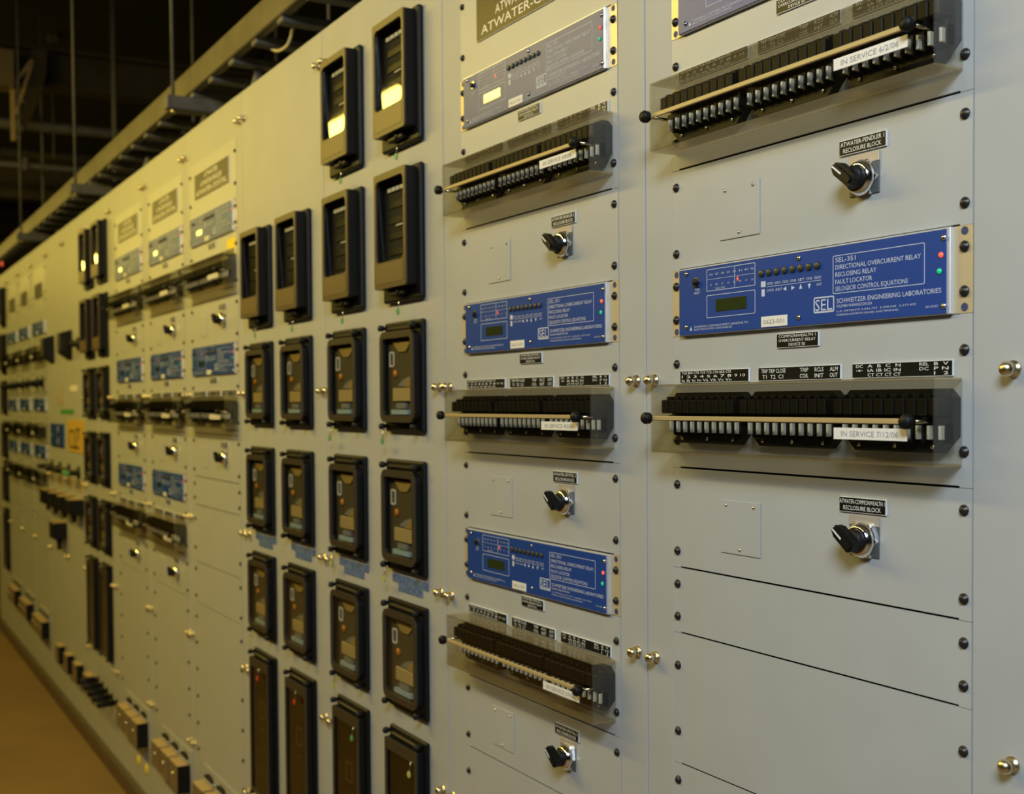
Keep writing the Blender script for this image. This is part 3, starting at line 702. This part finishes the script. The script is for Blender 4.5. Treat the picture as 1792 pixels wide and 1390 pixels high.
t = thing('control_switch', (-5.66, 0, .272), 'round black control switch between wedge meter and far meter column', 'switch')
MB().lathe((0, 0, 0), [(0, .030), (.006, .030), (.010, .016), (.045, .014), (.045, .0001)], n=16).build('body', BLACKM, t)
MB().box(-.008, .008, -.045, -.065, -.028, .028, .002).build('grip', BLACK, t)
for k, x in enumerate((-6.44, -6.20, -5.95, -5.70)):
    q = ('leftmost', 'second', 'third', 'rightmost')[k]
    t = thing('pistol_switch', (x, 0, -.305), f'black pistol grip switch, {q} of the far row of four', 'switch', 'pistol grip switches')
    MB().lathe((0, 0, .0), [(0, .030), (.008, .030), (.012, .015), (.05, .013), (.05, .0001)], n=14).build('body', BLACKM, t)
    MB().box(-.05, .05, -.05, -.068, -.011, .011, .003).build('grip', GREENT if k == 3 else BLACK, t)
    MB().box(-.055, .085, 0, -.003, -.085, -.030).build('switch_plate', PAPER if False else TAN, t)
    t2 = thing('control_box', (x+.035, 0, -.455), f'black projecting control box, {q} of four below pistol grips', 'control box', 'black control boxes')
    MB().box(-.075, .075, 0, -.060, -.035, .035, .004).build('housing', BLACK, t2)
    MB().box(-.072, .072, -.003, -.057, .0352, .037).build('tan_top', BOXT, t2)
    MB().lathe((0, -.03, -.035), [(0, .012), (-.035, .009), (-.036, .0001)], axis='Z', n=10).build('lower_lever', BLACKM, t2)
t = thing('control_box', (-6.12, 0, -.60), 'single black control box hanging below the row of four boxes', 'control box')
MB().box(-.075, .075, 0, -.06, -.04, .04, .004).build('housing', BLACK, t)
MB().box(-.072, .072, -.003, -.057, .0402, .042).build('tan_top', BOXT, t)
MB().lathe((.03, -.03, -.04), [(0, .014), (-.05, .010), (-.051, .0001)], axis='Z', n=10).build('lower_lever', BLACKM, t)
t = thing('mimic_panel', (-5.76, 0, -.142), 'amber mimic panel with dark diagram lines beside far meter column', 'panel')
MB().box(-.215, .215, 0, -.004, -.075, .075, .001).build('amber_board', AMBERP, t)
m = MB()
for x0, x1, z0, z1 in ((-.15, -.14, -.05, .02), (-.15, -.03, .018, .026), (-.04, -.03, -.05, .02), (.02, .03, -.06, .03), (-.15, .09, -.056, -.048), (.02, .12, .028, .036), (.08, .09, -.02, .03)): m.box(x0, x1, -.004, -.0055, z0, z1)
m.build('diagram_lines', BLACKM, t)
for k, z in enumerate((-.118, -.176)):
    t = thing('blue_meter', (-6.255, 0, z), f'square blue meter, {("upper", "lower")[k]} of two on the far switch cabinet', 'meter', 'blue square meters')
    MB().box(-.18, .18, 0, -.010, -.027, .027, .002).build('housing', BLUE, t)
    MB().lathe((.06, -.010, 0), [(0, .018), (.002, .018)], n=16).build('dial', GREYI, t)
MB().box(-.18, .18, 0, -.002, -.011, .011).build('green_label', mat('green_label', (0.06, 0.30, 0.05), .5), label='green label strip above the blue meters', cat='label').location = (-5.99, -.0002, -.032)
for k, (x, z, w, h) in enumerate(((-6.10, .045, .03, .075), (-5.80, .075, .09, .02), (-6.20, .02, .05, .03))):
    MB().box(-w, w, 0, -.002, -h/1.5, h/1.5).build('pale_tag', PAPER if k == 1 else TAN, label=f'pale tag above the green label strip, {("tall centre", "wide right", "small left")[k]} one', cat='tag', group='pale tags').location = (x, -.0002, z)

# ------------------------------------------------------------------ far racks (sixth to eighth)
def far_rack(i):
    R = RACKN[i]; xc, hw, _ = RK[i]; s = hw/HW
    zs = [.725, .56, .345, .150, .045, -.090, -.215, -.30, -.60, -1.095]
    for k in range(len(zs)-1):
        panel(i, zs[k], zs[k+1], f'grey far panel, {("topmost","second","third","fourth","fifth","sixth","seventh","eighth","bottom")[k]} from top,', [zs[k]-.02, zs[k+1]+.02])
    for z, d in ((.405, 'upper'), (.004, 'middle'), (-.242, 'lower')):
        t = place('farrelay', mk_far, 'protective_relay', (xc, PF, z), f'small blue protective relay, {d} of three in {R}', 'relay', 'far blue relays', sx=s)
    t = thing('recessed_meter', (xc-.005, PF, .602), f'small dark square meter at top of {R}', 'meter', 'dark square meters', scale=(s, 1, 1))
    MB().ring(rrect(-.12, .12, -.036, .036, .004), rrect(-.10, .10, -.029, .029, .003), 0, -.006).build('meter_frame', BROWN, t)
    MB().box(-.10, .10, 0, -.002, -.029, .029).build('dial', OLIVEI, t)
    for z, d in ((.262, 'upper'), (-.135, 'middle'), (-.375, 'lower')):
        t = place('farcover', mk_farcover, 'clear_switch_cover', (xc, PF, z), f'clear cover over dark test switch, {d} in {R}', 'cover', 'far clear covers', sx=s)
    for k in range(2):
        t = place('farsw', mk_farsw, 'rotary_switch', (xc-.11+.2*k, PF, .115), f'small black rotary switch, {("left", "right")[k]} of the pair in {R}', 'switch', 'far black rotary switches')
def mk_far(t):
    MB().box(-.225, .225, 0, -.009, -.034, .034, .001).build('chassis', SILVER, t)
    MB().box(-.220, .205, -.009, -.0100, -.033, .033).build('faceplate', BLUE, t)
    MB().box(-.05, .01, -.010, -.0105, -.030, -.018).build('asset_label', PAPER, t)
    MB().ring(rrect(.0, .18, .0, .028, .003), rrect(.002, .178, .002, .026, .002), -.010, -.0104).build('printed_frame', WHITEP, t)
def mk_farcover(t):
    MB().box(-.19, .19, 0, -.020, -.024, .022, .004).build('test_switch_body', BLACKM, t)
    x0, x1, z0, z1, d, th = -.235, .235, -.040, .040, .045, .0022
    MB().box(x0, x1, -.001, -d, z1-th, z1).box(x0, x1, -.001, -d, z0, z0+th).box(x0, x0+th, -.001, -d, z0, z1).box(x1-th, x1, -.001, -d, z0, z1).box(x0, x1, -d, -d-th, z0, z1).build('acrylic_shell', ACRYL, t)
    MB().box(-.02, .06, -d-th, -d-th-.0008, -.016, -.004).build('date_strip', PAPER, t)
def mk_farsw(t):
    MB().box(-.035, .035, 0, -.003, -.03, .03).build('switch_plate', PLATEG, t)
    MB().lathe((0, -.003, 0), [(0, .022), (.02, .018), (.05, .016), (.05, .0001)], n=14).build('body', BLACK, t)
    MB().box(-.035, .035, -.053, -.068, -.008, .008, .002).build('grip', BLACK, t)
for i in (10, 11, 12): far_rack(i)

# ------------------------------------------------------------------ cable tray above the cabinets
TY0, TY1 = .100, .560
t = thing('cable_tray', (-6.0, .33, 1.06), 'galvanised ladder cable tray running above the cabinet tops', 'cable tray')
MB().box(-7.0, 5.2, TY0-.33, TY0-.33+.006, -.014, .070).box(-7.0, 5.2, TY0-.33, TY0-.33+.028, -.016, -.012).box(-7.0, 5.2, TY0-.33, TY0-.33+.028, .066, .070).build('side_rail', RAILM, t)
MB().box(-7.0, 5.2, TY1-.33-.006, TY1-.33, -.020, .075).build('side_rail', RAILM, t)
for k in range(48):
    x = -.9 - k*.2286 + 6.0
    if x < -6.95: break
    inst('rung', lambda n, p: MB().box(-.022, .022, TY0-.33+.006, TY1-.33-.006, -.012, .012, .003).build(n, STEELB, p), 'rung', (x, 0, -.020), t)
for k, (x, q) in enumerate(((-2.15, 'off the near end'), (-4.10, 'nearest visible'), (-5.93, 'second visible'), (-7.75, 'third visible'))):
    t = thing('trapeze_hanger', (x, .30, 1.005), f'steel channel hanger with rods holding the cable tray, {q}', 'hanger', 'tray hangers')
    MB().box(-.022, .022, -.28, .32, -.022, .022, .002).build('channel', STEELB, t)
    for yy in (-.255, .30): MB().tube([(0, yy, -.03), (0, yy, 1.695)], .006, 8).build('threaded_rod', STEELB, t)
    for yy in (-.255,): MB().lathe((0, yy, -.032), [(0, .011), (.009, .011)], axis='Z', n=6).build('rod_nut', BRASS, t)
for k, (x, h) in enumerate(((-3.72, .26), (-4.35, .22), (-5.2, .25), (-6.2, .2), (-6.75, .2), (-7.5, .2))):
    o = MB().tube([(0, 0, 0), (.06, .03, h*.6), (.05, .06, h)], .013, 8).build('conduit', STEELB, label=f'grey conduit stub rising from cabinet top to tray, {("nearest","second","third","fourth","fifth","farthest")[k]} one', cat='conduit', group='conduit stubs')
    o.location = (x, .16, TOPZ-.001)
def spline(P, n=5):
    out = []
    for i in range(len(P)-1):
        p0, p1, p2, p3 = (Vector(P[max(0, min(len(P)-1, i+j))]) for j in (-1, 0, 1, 2))
        for k in range(n):
            q = k/n; out.append(0.5*((2*p1)+(p2-p0)*q+(2*p0-5*p1+4*p2-p3)*q*q+(3*p1-p0-3*p2+p3)*q*q*q))
    return out+[Vector(P[-1])]
MB().tube(spline([(-3.20, .16, 1.21), (-3.194, .16, 1.093), (-3.234, .16, 1.034), (-3.259, .16, 1.008), (-3.293, .16, .999), (-3.367, .16, 1.007), (-3.453, .16, 1.042), (-3.53, .16, 1.088)]), .0042, 8).build('hanging_wire', WIRE, label='off-white wire hanging in a loop below the cable tray', cat='wire')

# ------------------------------------------------------------------ overhead steel and pipes in the dark
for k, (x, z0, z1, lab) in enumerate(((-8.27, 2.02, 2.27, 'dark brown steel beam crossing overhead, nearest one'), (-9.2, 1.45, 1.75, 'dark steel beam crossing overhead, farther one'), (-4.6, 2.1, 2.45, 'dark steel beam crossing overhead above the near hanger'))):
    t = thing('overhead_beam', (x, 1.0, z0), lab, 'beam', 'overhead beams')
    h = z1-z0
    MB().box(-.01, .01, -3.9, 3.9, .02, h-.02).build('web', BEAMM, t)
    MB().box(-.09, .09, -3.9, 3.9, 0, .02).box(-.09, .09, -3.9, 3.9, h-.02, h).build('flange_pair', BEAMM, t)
for k, (x, z, r) in enumerate(((-8.45, 1.82, .035), (-9.8, 1.90, .03), (-8.3, 1.53, .018))):
    t = thing('overhead_pipe', (x, .8, z), f'grey overhead pipe crossing in the dark, {("thick upper", "far", "thin lower")[k]} one', 'pipe', 'overhead pipes')
    MB().tube([(0, -3.5, 0), (0, 3.5, 0)], r, 12).build('pipe_run', STEELB, t)
    for y in (-.65, .4, 1.6): MB().box(-r-.012, r+.012, y-.012, y+.012, -r-.012, r+.03, .003).build('clamp', STEELB, t)
for k, (x, y, z0) in enumerate(((-7.9, .62, 1.0), (-8.6, .3, 1.1), (-9.4, .5, 1.0), (-7.2, 1.45, 1.5))):
    t = thing('hanger_rod', (x, y, z0), f'thin vertical rod hanging from the dark ceiling, {("first","second","third","fourth")[k]} from the bracket', 'rod', 'ceiling rods')
    MB().tube([(0, 0, 0), (0, 0, 2.699-z0)], .009, 6).build('rod', STEELB, t)
    MB().box(-.03, .03, -.03, .03, 1.699-.9*(z0 > 1.2)-.05 if z0 < 1.2 else .5, 1.699-.9*(z0 > 1.2) if z0 < 1.2 else .55).build('rod_clamp', STEELB, t)
t = thing('ceiling_bracket', (-8.05, .050, 1.63), 'pale triangular steel bracket hanging from the beam at upper left', 'bracket')
PALE = mat('pale_bracket_steel', (0.42, 0.30, 0.13), .5)
def yz(m, pts, x0, x1):
    b = m.bm; A = [b.verts.new((x0, p[0], p[1])) for p in pts]; B = [b.verts.new((x1, p[0], p[1])) for p in pts]; n = len(pts)
    b.faces.new(A); b.faces.new(B[::-1])
    for i in range(n): b.faces.new((A[i], B[i], B[(i+1) % n], A[(i+1) % n]))
    return m
yz(MB(), [(-.012, 0), (.012, 0), (.012, .35), (-.012, .35)], -.015, .015).build('front_bar', PALE, t)
yz(MB(), [(-.012, .34), (.010, .33), (.125, .50), (.105, .51)], -.012, .012).build('upper_brace', PALE, t)
yz(MB(), [(.008, .17), (.024, .16), (.120, .48), (.104, .49)], -.012, .012).build('lower_brace', PALE, t)
yz(MB(), [(.118, .58), (.205, .58), (.200, .44), (.165, .30), (.100, .14), (.040, .10), (.028, .17)], -.004, .004).build('web_plate', BEAMM, t)
m = MB()
for z in (.015, .08, .24, .30): m.box(-.010, .010, .012, .045+.03*(z > .2), z, z+.016)
m.build('cross_bars', STEELB, t)
t = thing('junction_box', (-8.03, -.09, 2.02), 'brownish junction box at upper left edge below the beam', 'junction box')
MB().box(-.10, .10, -.14, .14, -.08, .14, .006).build('housing', BOXF, t)
MB().lathe((.02, -.14, -.02), [(0, .02), (.012, .016), (.012, .0001)], n=12).build('knockout_plug', ORANGE, t)
t = thing('pipe_column', (-4.30, .098, 1.12), 'vertical grey pipe with collar beside the near tray hanger', 'pipe')
MB().tube([(0, 0, .35), (0, 0, 1.579)], .030, 12).build('pipe_run', STEELB, t)
MB().lathe((0, 0, .35), [(0, .05), (.025, .05)], axis='Z', n=12).build('collar', NICKEL, t)
t = thing('pilot_lamp', (-8.6, .06, .93), 'small red pilot lamp above the farthest cabinets', 'lamp')
MB().lathe((0, 0, 0), [(0, .02), (.02, .02)], n=12).build('lamp_base', BLACK, t)
MB().lathe((0, -.02, 0), [(0, .016), (.012, .012), (.016, .0001)], n=12).build('red_lens', LEDR, t)
